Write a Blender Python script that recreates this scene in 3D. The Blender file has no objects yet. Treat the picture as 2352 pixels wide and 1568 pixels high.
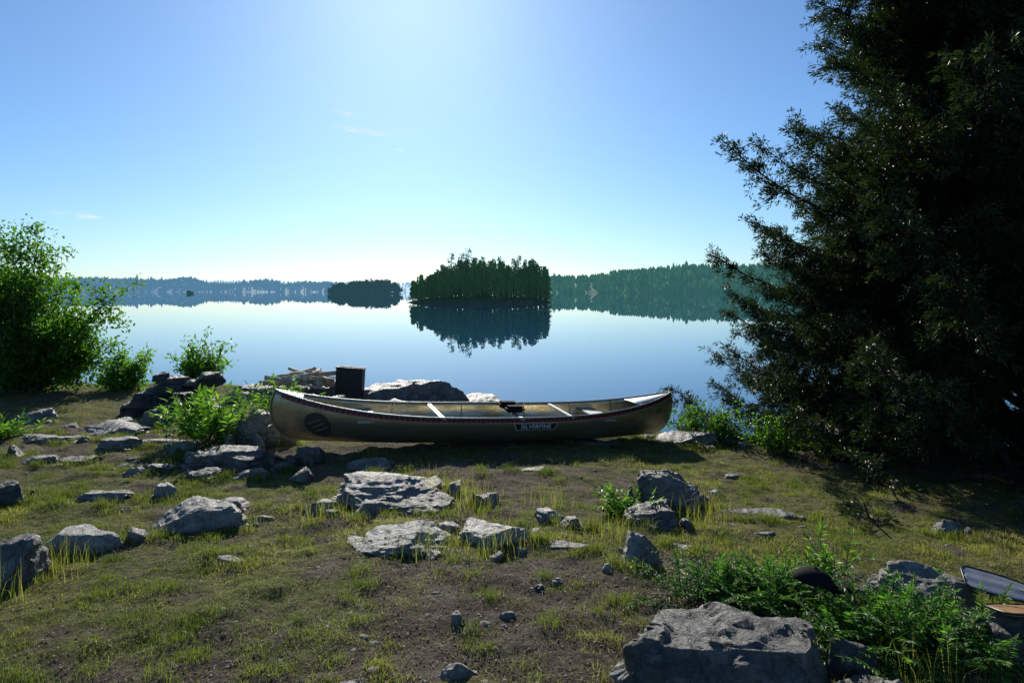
import bpy, bmesh, math, random
import numpy as np
from mathutils import Vector, Matrix
rng=np.random.default_rng(7); random.seed(7)
scene=bpy.context.scene
COL=scene.collection
WATER=-1.0
# ---------------------------------------------------------------- helpers
def hsh(i):
    return np.modf(np.abs(np.sin(i[...,0]*127.1+i[...,1]*311.7+i[...,2]*74.7)*43758.5453))[0]
def vn(p):
    i=np.floor(p); f=p-i; u=f*f*(3-2*f); r=0
    for a in (0,1):
        for b in (0,1):
            for c in (0,1):
                w=(u[...,0] if a else 1-u[...,0])*(u[...,1] if b else 1-u[...,1])*(u[...,2] if c else 1-u[...,2])
                r=r+w*hsh(i+np.array([a,b,c]))
    return r*2-1
def fbm(p,o=4):
    s=0;a=1.0;p=np.asarray(p,float);n=0
    for k in range(o):
        s=s+a*vn(p*(2.03**k)+k*17.3); n+=a; a*=.5
    return s/n
def fbm2(x,y,sc,o=4,seed=0.):
    x=np.asarray(x,float);y=np.asarray(y,float)
    return fbm(np.stack([x*sc,y*sc,np.full_like(x,seed+.37)],-1),o)
def sst(a,b,x):
    t=np.clip((x-a)/(b-a),0,1); return t*t*(3-2*t)
def mkmesh(name,V,F,mat=None,attrs=None,smooth=False):
    me=bpy.data.meshes.new(name)
    V=np.asarray(V,np.float32); 
    F=[np.asarray(f,np.int32) for f in F if len(f)]
    me.vertices.add(len(V)); me.vertices.foreach_set('co',V.ravel())
    tot=sum(f.size for f in F); npol=sum(len(f) for f in F)
    me.loops.add(tot); me.loops.foreach_set('vertex_index',np.concatenate([f.ravel() for f in F]))
    me.polygons.add(npol)
    cnt=np.concatenate([np.full(len(f),f.shape[1],np.int32) for f in F])
    st=np.concatenate([[0],np.cumsum(cnt)[:-1]]).astype(np.int32)
    me.polygons.foreach_set('loop_start',st)
    me.polygons.foreach_set('use_smooth',np.full(npol,smooth,bool))
    me.update(calc_edges=True)
    if attrs:
        for k,a in attrs.items():
            at=me.attributes.new(k,'FLOAT','POINT'); at.data.foreach_set('value',np.asarray(a,np.float32))
    if mat: me.materials.append(mat)
    return me
def obj(name,me,parent=None):
    o=bpy.data.objects.new(name,me); COL.objects.link(o)
    if parent: o.parent=parent
    return o
def empty(name,loc=(0,0,0)):
    e=bpy.data.objects.new(name,None); e.location=loc; COL.objects.link(e); return e
# ---------------------------------------------------------------- materials
def newmat(name):
    m=bpy.data.materials.new(name); m.use_nodes=True; nt=m.node_tree; nt.nodes.clear()
    out=nt.nodes.new('ShaderNodeOutputMaterial'); return m,nt,out
def N(nt,t,**k):
    n=nt.nodes.new(t)
    for a,b in k.items():
        if a in n.inputs.keys(): n.inputs[a].default_value=b
        else: setattr(n,a,b)
    return n
def ramp(nt,fac,stops):
    r=nt.nodes.new('ShaderNodeValToRGB'); e=r.color_ramp.elements
    while len(e)<len(stops): e.new(.5)
    for el,(p,c) in zip(e,stops):
        el.position=p; el.color=(*c,1) if len(c)==3 else c
    nt.links.new(fac,r.inputs[0]); return r.outputs[0]
def mix(nt,f,a,b,mode='MIX'):
    m=nt.nodes.new('ShaderNodeMix'); m.data_type='RGBA'; m.blend_type=mode
    for s,v in ((0,f),(6,a),(7,b)):
        if isinstance(v,(int,float)): m.inputs[s].default_value=v
        elif isinstance(v,tuple): m.inputs[s].default_value=(*v,1) if len(v)==3 else v
        else: nt.links.new(v,m.inputs[s])
    return m.outputs[2]
def plain(name,col,rough=.6,metal=0,spec=.5,noise=.0,nscale=20):
    m,nt,out=newmat(name); b=N(nt,'ShaderNodeBsdfPrincipled',Roughness=rough,Metallic=metal)
    b.inputs['Specular IOR Level'].default_value=spec
    tc=N(nt,'ShaderNodeTexCoord'); n=N(nt,'ShaderNodeTexNoise',Scale=nscale,Detail=5.)
    nt.links.new(tc.outputs['Object'],n.inputs['Vector'])
    k=1-noise
    c=ramp(nt,n.outputs[0],[(.3,tuple(v*k for v in col)),(.7,tuple(min(1,v*(1+noise)) for v in col))])
    nt.links.new(c,b.inputs['Base Color']); nt.links.new(b.outputs[0],out.inputs[0]); return m
def leafmat(name,cols,tr=.5,rough=.5,spec=.3,trcol=1.6):
    m,nt,out=newmat(name)
    a=N(nt,'ShaderNodeAttribute',attribute_name='rnd')
    k=len(cols); c=ramp(nt,a.outputs['Fac'],[(i/(k-1),cols[i]) for i in range(k)])
    b=N(nt,'ShaderNodeBsdfPrincipled',Roughness=rough); b.inputs['Specular IOR Level'].default_value=spec
    nt.links.new(c,b.inputs['Base Color'])
    t=N(nt,'ShaderNodeBsdfTranslucent')
    c2=mix(nt,1.,c,(trcol,trcol*1.1,trcol*.5),'MULTIPLY'); nt.links.new(c2,t.inputs[0])
    ms=N(nt,'ShaderNodeMixShader'); ms.inputs[0].default_value=tr
    nt.links.new(b.outputs[0],ms.inputs[1]); nt.links.new(t.outputs[0],ms.inputs[2]); nt.links.new(ms.outputs[0],out.inputs[0])
    return m
def barkmat(name,c1,c2):
    m,nt,out=newmat(name); b=N(nt,'ShaderNodeBsdfPrincipled',Roughness=.9); b.inputs['Specular IOR Level'].default_value=.2
    tc=N(nt,'ShaderNodeTexCoord'); mp=N(nt,'ShaderNodeMapping'); mp.inputs['Scale'].default_value=(12,12,2)
    n=N(nt,'ShaderNodeTexNoise',Scale=3.,Detail=6.); nt.links.new(tc.outputs['Object'],mp.inputs[0]); nt.links.new(mp.outputs[0],n.inputs['Vector'])
    nt.links.new(ramp(nt,n.outputs[0],[(.35,c1),(.7,c2)]),b.inputs['Base Color'])
    bp=N(nt,'ShaderNodeBump',Strength=.8,Distance=.02); nt.links.new(n.outputs[0],bp.inputs['Height']); nt.links.new(bp.outputs[0],b.inputs['Normal'])
    nt.links.new(b.outputs[0],out.inputs[0]); return m
def rockmat(name,lo,hi,lich=.5):
    m,nt,out=newmat(name); b=N(nt,'ShaderNodeBsdfPrincipled',Roughness=.52); b.inputs['Specular IOR Level'].default_value=.55
    tc=N(nt,'ShaderNodeTexCoord'); oi=N(nt,'ShaderNodeObjectInfo')
    ad=N(nt,'ShaderNodeVectorMath',operation='MULTIPLY_ADD'); ad.inputs[1].default_value=(1,1,1)
    sc=N(nt,'ShaderNodeVectorMath',operation='SCALE'); sc.inputs['Scale'].default_value=37.
    cx=N(nt,'ShaderNodeCombineXYZ'); 
    for i in range(3): nt.links.new(oi.outputs['Random'],cx.inputs[i])
    nt.links.new(cx.outputs[0],sc.inputs[0]); nt.links.new(tc.outputs['Object'],ad.inputs[0]); nt.links.new(sc.outputs[0],ad.inputs[2])
    v=ad.outputs[0]
    n1=N(nt,'ShaderNodeTexNoise',Scale=2.6,Detail=9.,Roughness=.65); nt.links.new(v,n1.inputs['Vector'])
    n2=N(nt,'ShaderNodeTexNoise',Scale=45.,Detail=6.,Roughness=.7); nt.links.new(v,n2.inputs['Vector'])
    n3=N(nt,'ShaderNodeTexNoise',Scale=9.,Detail=8.,Roughness=.7); nt.links.new(v,n3.inputs['Vector'])
    c=ramp(nt,n1.outputs[0],[(.3,lo),(.5,tuple((a+b2)/2 for a,b2 in zip(lo,hi))),(.72,hi)])
    c=mix(nt,.65,c,ramp(nt,n2.outputs[0],[(.3,(.25,.25,.25)),(.7,(1.4,1.38,1.3))]),'MULTIPLY')
    l=ramp(nt,n3.outputs[0],[(.54,(0,0,0)),(.60,(1,1,1))])
    lf=N(nt,'ShaderNodeMath',operation='MULTIPLY'); lf.inputs[1].default_value=lich; nt.links.new(l,lf.inputs[0])
    c=mix(nt,lf.outputs[0],c,(.35,.35,.29))
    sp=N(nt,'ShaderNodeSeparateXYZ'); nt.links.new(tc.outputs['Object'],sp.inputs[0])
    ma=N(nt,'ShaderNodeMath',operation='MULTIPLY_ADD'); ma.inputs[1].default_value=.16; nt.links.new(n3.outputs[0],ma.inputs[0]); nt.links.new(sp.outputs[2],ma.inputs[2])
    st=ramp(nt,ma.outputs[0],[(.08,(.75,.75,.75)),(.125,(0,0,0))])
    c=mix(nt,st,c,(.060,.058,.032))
    nt.links.new(c,b.inputs['Base Color'])
    w=N(nt,'ShaderNodeTexWave',Scale=3.,Distortion=9.,Detail=4.); nt.links.new(v,w.inputs['Vector'])
    vo=N(nt,'ShaderNodeTexVoronoi',Scale=5.,feature='DISTANCE_TO_EDGE'); 
    dv=mix(nt,.12,v,n3.outputs[1]); nt.links.new(dv,vo.inputs['Vector'])
    vr=ramp(nt,vo.outputs[0],[(0,(0,0,0)),(.05,(1,1,1))])
    s1=N(nt,'ShaderNodeMath',operation='MULTIPLY_ADD'); s1.inputs[1].default_value=.5; nt.links.new(n2.outputs[0],s1.inputs[0]); nt.links.new(n3.outputs[0],s1.inputs[2])
    s2=N(nt,'ShaderNodeMath',operation='MULTIPLY_ADD'); s2.inputs[1].default_value=.25; nt.links.new(vr,s2.inputs[0]); nt.links.new(s1.outputs[0],s2.inputs[2])
    s3=N(nt,'ShaderNodeMath',operation='MULTIPLY_ADD'); s3.inputs[1].default_value=.35; nt.links.new(w.outputs[1],s3.inputs[0]); nt.links.new(s2.outputs[0],s3.inputs[2])
    bp=N(nt,'ShaderNodeBump',Strength=.9,Distance=.04); nt.links.new(s3.outputs[0],bp.inputs['Height']); nt.links.new(bp.outputs[0],b.inputs['Normal'])
    nt.links.new(b.outputs[0],out.inputs[0]); return m
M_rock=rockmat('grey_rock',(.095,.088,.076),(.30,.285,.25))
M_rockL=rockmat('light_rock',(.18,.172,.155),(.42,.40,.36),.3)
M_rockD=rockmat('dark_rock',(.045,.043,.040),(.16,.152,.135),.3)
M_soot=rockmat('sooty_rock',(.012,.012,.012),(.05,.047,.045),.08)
M_cedar=leafmat('cedar_leaf',[(.010,.020,.007),(.020,.036,.012),(.033,.054,.020),(.07,.062,.03)],.34,.45,.4,1.5)
M_alder=leafmat('alder_leaf',[(.03,.08,.010),(.06,.14,.015),(.10,.20,.025)],.55,.45,.35,2.3)
M_shrub=leafmat('shrub_leaf',[(.05,.12,.015),(.09,.19,.025),(.14,.25,.04)],.55,.45,.35,2.2)
M_juni=leafmat('juniper_leaf',[(.03,.10,.015),(.06,.16,.02),(.11,.22,.04)],.5,.5,.3,2.2)
M_grass=leafmat('grass_blade',[(.055,.080,.018),(.110,.138,.030),(.20,.195,.058),(.33,.28,.14)],.52,.5,.3,2.0)
M_bark=barkmat('cedar_bark',(.025,.018,.013),(.09,.07,.055))
M_twig=barkmat('alder_bark',(.05,.04,.03),(.14,.12,.10))
# ---------------------------------------------------------------- terrain
EX=[-4000,-60,-9,-6,-4,-2.5,-1,0,1,2,2.6,3.5,4.5,6,9,60,4000]
EY=[14,14,13.5,12.9,12.3,12.,11.7,11.2,10.5,10.0,9.7,9.2,8.7,9.0,9.5,10,10]
def H(x,y):
    x=np.asarray(x,float);y=np.asarray(y,float)
    far=np.interp(x,[-9,-4,-2,0,2,4,8],[.12,.10,.07,0,-.14,-.22,-.3])
    near=np.interp(x,[-4,0,4],[.05,.05,.0])
    k=sst(3.5,8,y); h=near*(1-k)+far*k
    h=h+.045*fbm2(x,y,.9,4)+.045*fbm2(x,y,3.2,3,5.)+.020*fbm2(x,y,11.,3,9.)
    e=np.interp(x,EX,EY)+.35*fbm2(x,y*0,1.3,3,3.)
    d=sst(-.3,3.2,y-e)
    return h-d*2.2-4*sst(5,60,y-e)
def axis(fine0,fine1,step,outs_lo,outs_hi):
    return np.concatenate([outs_lo,np.arange(fine0,fine1,step),outs_hi])
xs=axis(-11,8,.035,[-9000,-2000,-400,-100,-50,-30,-20,-15,-12.5,-11.6],[8.4,9,10,12,15,20,30,50,100,400,2000,9000])
ys=axis(2.2,14,.035,[-3000,-500,-100,-40,-20,-10,-5,-2,0,1,1.6],[14.5,15.5,17,20,25,35,50,80,200,1000,4000,12000])
X,Y=np.meshgrid(xs,ys); Z=H(X,Y)
V=np.stack([X,Y,Z],-1).reshape(-1,3)
nx=len(xs);ny=len(ys)
ii=np.arange(nx-1)[None,:]+np.arange(ny-1)[:,None]*nx; ii=ii.ravel()
F=np.stack([ii,ii+1,ii+nx+1,ii+nx],1)
def gmask(x,y):
    n=fbm2(x,y,.8,4,21.)+.95*fbm2(x,y,5.,4,33.)
    b=.30-.62*np.exp(-(((x+.3)/1.9)**2+((y-3.5)/.9)**2))-.55*np.exp(-(((x+4.6)/1.8)**2+((y-7.5)/1.1)**2))\
      -.45*np.exp(-(((x-1.0)/1.2)**2+((y-4.4)/.6)**2))-.45*np.exp(-(((x+1.)/2.2)**2+((y-7.)/.35)**2))-.9*np.exp(-(((x-5.2)/1.8)**2+((y-8.4)/.9)**2))
    return sst(-.33,.38,n+b)
gm=gmask(V[:,0],V[:,1])
m,nt,out=newmat('ground_soil_and_moss')
b=N(nt,'ShaderNodeBsdfPrincipled',Roughness=.95); b.inputs['Specular IOR Level'].default_value=.15
tc=N(nt,'ShaderNodeTexCoord'); at=N(nt,'ShaderNodeAttribute',attribute_name='grassmask')
n1=N(nt,'ShaderNodeTexNoise',Scale=3.,Detail=8.,Roughness=.7); n2=N(nt,'ShaderNodeTexNoise',Scale=60.,Detail=6.,Roughness=.75); n3=N(nt,'ShaderNodeTexNoise',Scale=18.,Detail=5.)
for n in (n1,n2,n3): nt.links.new(tc.outputs['Object'],n.inputs['Vector'])
dirt=ramp(nt,n1.outputs[0],[(.3,(.050,.037,.026)),(.5,(.110,.084,.058)),(.7,(.23,.185,.135))])
gr=ramp(nt,n3.outputs[0],[(.3,(.058,.074,.018)),(.5,(.120,.124,.034)),(.7,(.20,.175,.08))])
c=mix(nt,at.outputs['Fac'],dirt,gr)
c=mix(nt,.75,c,ramp(nt,n2.outputs[0],[(.3,(.25,.25,.25)),(.5,(.9,.9,.9)),(.72,(1.9,1.85,1.8))]),'MULTIPLY')
nt.links.new(c,b.inputs['Base Color'])
a1=N(nt,'ShaderNodeMath',operation='MULTIPLY_ADD'); a1.inputs[1].default_value=.6; nt.links.new(n2.outputs[0],a1.inputs[0]); nt.links.new(n3.outputs[0],a1.inputs[2])
bp=N(nt,'ShaderNodeBump',Strength=1.,Distance=.035); nt.links.new(a1.outputs[0],bp.inputs['Height']); nt.links.new(bp.outputs[0],b.inputs['Normal'])
nt.links.new(b.outputs[0],out.inputs[0])
ground=obj('ground',mkmesh('ground',V,[F],m,{'grassmask':gm},True))
# ---------------------------------------------------------------- water
m,nt,out=newmat('lake_water_surface')
b=N(nt,'ShaderNodeBsdfPrincipled',Roughness=.0,IOR=1.333); b.inputs['Base Color'].default_value=(.012,.075,.17,1)
tc=N(nt,'ShaderNodeTexCoord'); mp=N(nt,'ShaderNodeMapping'); mp.inputs['Scale'].default_value=(.5,1.,1.)
nt.links.new(tc.outputs['Object'],mp.inputs[0])
n1=N(nt,'ShaderNodeTexNoise',Scale=.9,Detail=2.); nt.links.new(mp.outputs[0],n1.inputs['Vector'])
bp=N(nt,'ShaderNodeBump',Strength=.009,Distance=.05); nt.links.new(n1.outputs[0],bp.inputs['Height']); nt.links.new(bp.outputs[0],b.inputs['Normal'])
nt.links.new(b.outputs[0],out.inputs[0])
obj('lake_water',mkmesh('lake_water',[(-9000,5,WATER),(9000,5,WATER),(9000,12000,WATER),(-9000,12000,WATER)],[[(0,1,2,3)]],m))
# ---------------------------------------------------------------- rocks
ICO={}
def ico(s):
    if s not in ICO:
        bm=bmesh.new(); bmesh.ops.create_icosphere(bm,subdivisions=s,radius=1)
        v=np.array([q.co[:] for q in bm.verts]); f=np.array([[q.index for q in p.verts] for p in bm.faces]); bm.free(); ICO[s]=(v,f)
    return ICO[s]
FOOT=[]
def rock_geo(w,d,h,seed,sub=5,nplanes=12,top=.7,rough=.06,sink=.35,smooth=False,tilt=(0,0)):
    r=np.random.default_rng(seed); v,f=ico(sub); v=v.copy()
    v=np.sign(v)*np.abs(v)**(.75 if not smooth else 1.)
    pl=[(np.array([r.normal()*.16+tilt[0],r.normal()*.12-.10+tilt[1],1.]),top),(np.array([r.normal()*.5+tilt[0],r.normal()*.5+tilt[1],1.]),top*1.05)]
    for i in range(nplanes if not smooth else 3):
        n=r.normal(size=3); n[2]=abs(n[2])*.6; pl.append((n,r.uniform(.45,.9)))
    for n,dd in pl:
        n=n/np.linalg.norm(n); s=v@n; k=np.maximum(s-dd,0); v-=k[:,None]*n
    nn=v/np.linalg.norm(v,axis=1,keepdims=True)
    so=seed*3.7
    rg=1-np.abs(fbm(v*2.6+so+9,4))*2
    v+=nn*(rough*1.8*fbm(v*1.6+so,3)+rough*.9*fbm(v*5+so,4)+(0 if smooth else rough*.6)*rg+rough*.35*fbm(v*16+so,3))[:,None]
    if not smooth:
        lv=v[:,2]*4+so+.8*fbm(v*2+so,2)+v[:,0]*.8
        v[:,:2]*=(1+.12*(np.modf(np.abs(lv))[0]-.5))[:,None]
        st=np.floor((v[:,0]*np.cos(seed)+v[:,1]*np.sin(seed))*2.2+.5*fbm(v*1.3+so,2)+.3)
        v[:,2]-=np.where(v[:,2]>.2,.07*hsh(np.stack([st,st*0+seed,st*0],1)),0)
    v[:,2]=np.where(v[:,2]<0,v[:,2]*sink,v[:,2]); v[:,2]/=v[:,2].max()
    mx=np.abs(v[:,:2]).max(0); v[:,0]*=w/2/mx[0]; v[:,1]*=d/2/mx[1]; v[:,2]*=h
    return v,f
def rock(x,y,w,d,h,seed,rot=0,mat=None,sub=5,name='rock',z=None,foot=True,frag=None,**k):
    v,f=rock_geo(w,d,h,seed,sub,**k); VS=[v];FS=[f];n0=len(v); r=np.random.default_rng(seed+900)
    zz=float(H(x,y)) if z is None else z
    nf_=(int(w*4)+1 if w>.5 else (1 if w>.3 else 0)) if frag is None else frag
    cr_,sr_=math.cos(rot),math.sin(rot)
    for q in range(nf_):
        a=r.random()*6.283; fw_=w*r.uniform(.14,.36); fd=fw_*r.uniform(.6,1); fh=h*r.uniform(.25,.6)
        fx=math.cos(a)*w*.5*r.uniform(.8,1.05); fy=math.sin(a)*d*.5*r.uniform(.8,1.1)
        v2,f2=rock_geo(fw_,fd,fh,seed*13+q+500,4); th_=r.random()*3.1; c2,s2=math.cos(th_),math.sin(th_); v2=np.stack([v2[:,0]*c2-v2[:,1]*s2,v2[:,0]*s2+v2[:,1]*c2,v2[:,2]],1)
        wx=x+fx*cr_-fy*sr_; wy=y+fx*sr_+fy*cr_; v2+=np.array([fx,fy,float(H(wx,wy))-zz]); VS.append(v2);FS.append(f2+n0);n0+=len(v2)
        FOOT.append((wx,wy,fw_*.3,fd*.3,0))
    o=obj(name,mkmesh(name,np.concatenate(VS),[np.concatenate(FS)],mat or M_rock,None,True))
    o.location=(x,y,zz-.02); o.rotation_euler=(0,0,rot)
    if foot: FOOT.append((x,y,w/2*.72,d/2*.72,rot))
    return o
R=[(-1.13,5.95,1.3,1.0,.23,1,.15,M_rock),(-1.41,6.95,.7,.45,.12,2,0,M_rock),(-.75,4.98,.85,.6,.13,3,.1,M_rockL),(-.18,5.0,.8,.55,.12,4,-.2,M_rockL),
(-2.42,5.3,1.0,.65,.19,5,.3,M_rock),(-3.6,5.9,.6,.4,.08,7,0,M_rock),(-3.04,6.,.30,.27,.13,8,0,M_rockL),
(-3.15,4.2,.5,.55,.28,9,.4,M_rockD),(-6.35,9.2,.8,.45,.18,10,0,M_rock),(-5.,8.5,1.3,1.0,.15,11,0,M_rock),(-4.4,7.7,.6,.4,.14,12,0,M_rock),(-4.65,8.9,.5,.5,.25,112,0,M_rockD),
(-5.3,7.3,.3,.3,.13,13,0,M_rockD),(-3.7,6.7,.35,.25,.07,14,0,M_rockL),(-4.25,5.8,.4,.35,.18,15,0,M_rockD),
(-.2,5.85,.30,.27,.14,18,0,M_rock),(.27,5.45,.38,.3,.11,19,0,M_rock),(.46,5.3,.34,.24,.08,20,0,M_rock),
(.4,4.85,.44,.25,.05,22,0,M_rock),(2.15,5.85,1.0,.45,.045,23,-.1,M_rock),(3.5,5.5,.38,.3,.13,24,0,M_rock),
(1.06,3.22,1.28,.95,.31,25,.1,M_rockD),(2.5,4.05,.9,.5,.22,26,0,M_rock),(2.66,3.45,.75,.8,.24,27,.3,M_rockD),(1.62,3.02,.42,.3,.14,28,0,M_rock),
(2.4,7.3,.32,.22,.07,29,0,M_rock),(1.95,6.5,.25,.2,.07,30,0,M_rock),(-.3,3.72,.15,.13,.08,31,0,M_rock),(-.04,3.8,.16,.12,.05,32,0,M_rock),
(.29,4.3,.14,.1,.05,33,0,M_rock),(.17,4.2,.1,.1,.05,34,0,M_rockD),(-.28,3.2,.26,.16,.08,35,0,M_rock),(-.75,3.1,.2,.12,.05,36,0,M_rock),(-1.97,6.5,.27,.25,.13,37,0,M_rock),(-2.1,7.1,.38,.3,.2,38,0,M_rockD),
(-2.9,6.9,1.3,.65,.20,39,.1,M_rockD),(2.35,9.15,1.4,.7,.14,41,-.2,M_rock),(-5.5,8.0,.9,.6,.07,42,0,M_rock),(-4.9,7.0,.45,.35,.07,43,0,M_rock),(-3.6,7.5,.55,.35,.12,44,0,M_rock),(.62,4.42,.14,.1,.05,45,0,M_rockL),(1.95,5.2,.22,.15,.04,46,0,M_rock),
(-4.6,7.15,.55,.35,.06,141,.2,M_rock),(-3.9,8.5,.7,.5,.14,142,.2,M_rock),(-3.3,7.2,.5,.3,.1,144,0,M_rock),(-2.5,6.55,.45,.3,.09,145,.3,M_rock),(-5.5,6.9,.45,.3,.09,147,0,M_rockD),(-.9,6.6,.4,.25,.06,148,0,M_rock),
(-4.1,8.0,1.0,.5,.05,151,.1,M_rock),(-3.9,7.0,.8,.4,.04,152,-.1,M_rock),(.2,7.1,.5,.3,.03,153,.3,M_rock),(1.0,8.6,.9,.5,.05,154,.1,M_rock),(1.25,4.95,.3,.2,.04,156,.1,M_rock),(-1.9,4.6,.3,.2,.03,157,.1,M_rock)]
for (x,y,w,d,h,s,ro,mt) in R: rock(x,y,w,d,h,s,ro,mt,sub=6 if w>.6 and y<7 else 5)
rock(-3.06,4.85,.6,.48,.15,6,.1,M_rockL,smooth=True,frag=0)
rock(1.38,6.15,.75,.5,.35,16,.08,M_rock,top=.6,nplanes=5,sub=6); rock(1.14,5.5,.66,.42,.19,17,-.05,M_rockD,top=.6,nplanes=5)
rock(.87,4.62,.48,.35,.22,21,.5,M_rockL,tilt=(-.5,-.2))
rock(-2.98,7.9,1.0,.55,.42,40,-.3,M_rock,tilt=(.5,-.1),sub=6)
rock(-3.3,11.3,2.6,1.6,.34,51,.05,M_rock,sub=6,name='bedrock_outcrop',top=.6); rock(-1.55,10.7,1.9,1.3,.40,52,-.1,M_rock,sub=6,name='bedrock_outcrop',smooth=True,rough=.09,top=.7)
rock(-2.5,10.3,.95,.6,.24,54,0,M_rock,name='bedrock_outcrop',top=.5,nplanes=5)
rock(-.55,11.0,1.3,.8,.17,53,.0,M_rock,name='bedrock_outcrop',smooth=True)
pv=[];pf=[];n0=0
v0,f0=ico(2)
for i in range(1000):
    y=2.8*math.exp(random.random()*1.2); x=random.uniform(-.8,.8)*y*1.0
    if float(gmask(x,y))>.5 and random.random()<.8: continue
    s=random.uniform(.004,.012)*(1+random.random()**7*3.)
    q=v0*(1+.3*vn(v0*1.5+i)[:,None])*np.array([s,s*random.uniform(.6,1),s*random.uniform(.25,.5)])
    a=random.random()*6.28; q=q@np.array([[math.cos(a),math.sin(a),0],[-math.sin(a),math.cos(a),0],[0,0,1]])
    pv.append(q+np.array([x,y,float(H(x,y))])); pf.append(f0+n0); n0+=len(v0)
M_peb=plain('pebble_stone',(.17,.155,.13),.8,noise=.5,nscale=6)
obj('pebbles',mkmesh('pebbles',np.concatenate(pv),[np.concatenate(pf)],M_peb,None,False))
# ---------------------------------------------------------------- leaves & tubes
def norm(a): return a/np.maximum(np.linalg.norm(a,axis=-1,keepdims=True),1e-9)
def leaves(P,D,Nn,L,W,fold=.15):
    D=norm(D); S=norm(np.cross(D,Nn)); U=np.cross(S,D); n=len(P)
    L=np.broadcast_to(L,(n,))[:,None];W=np.broadcast_to(W,(n,))[:,None]
    v=np.stack([P,P+D*L*.45+S*W*.5+U*W*fold,P+D*L-U*L*.08,P+D*L*.45-S*W*.5+U*W*fold],1).reshape(-1,3)
    f=np.arange(4*n).reshape(n,4); return v,f
def leafmesh(name,P,D,Nn,L,W,mat,rnd=None,fold=.15):
    v,f=leaves(P,D,Nn,L,W,fold); r=rng.random(len(P)) if rnd is None else rnd
    return mkmesh(name,v,[f],mat,{'rnd':np.repeat(r,4)})
class Tubes:
    def __init__(s): s.v=[];s.f=[];s.n=0
    def add(s,pts,rad,k=6):
        pts=np.asarray(pts,float); m=len(pts); rad=np.broadcast_to(rad,(m,))
        t=norm(np.gradient(pts,axis=0)); ref=np.array([0,0,1.]) if abs(t[0][2])<.9 else np.array([1.,0,0])
        a=norm(np.cross(t,ref)); b2=np.cross(t,a); an=np.arange(k)/k*2*np.pi
        ring=pts[:,None]+rad[:,None,None]*(a[:,None]*np.cos(an)[None,:,None]+b2[:,None]*np.sin(an)[None,:,None])
        s.v.append(ring.reshape(-1,3)); i=np.arange(m-1)[:,None]*k+np.arange(k)[None]; j=np.arange(m-1)[:,None]*k+(np.arange(k)[None]+1)%k
        s.f.append((np.stack([i,j,j+k,i+k],-1).reshape(-1,4))+s.n); s.n+=m*k
    def mesh(s,name,mat): return mkmesh(name,np.concatenate(s.v),[np.concatenate(s.f)],mat,None,True)
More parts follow.
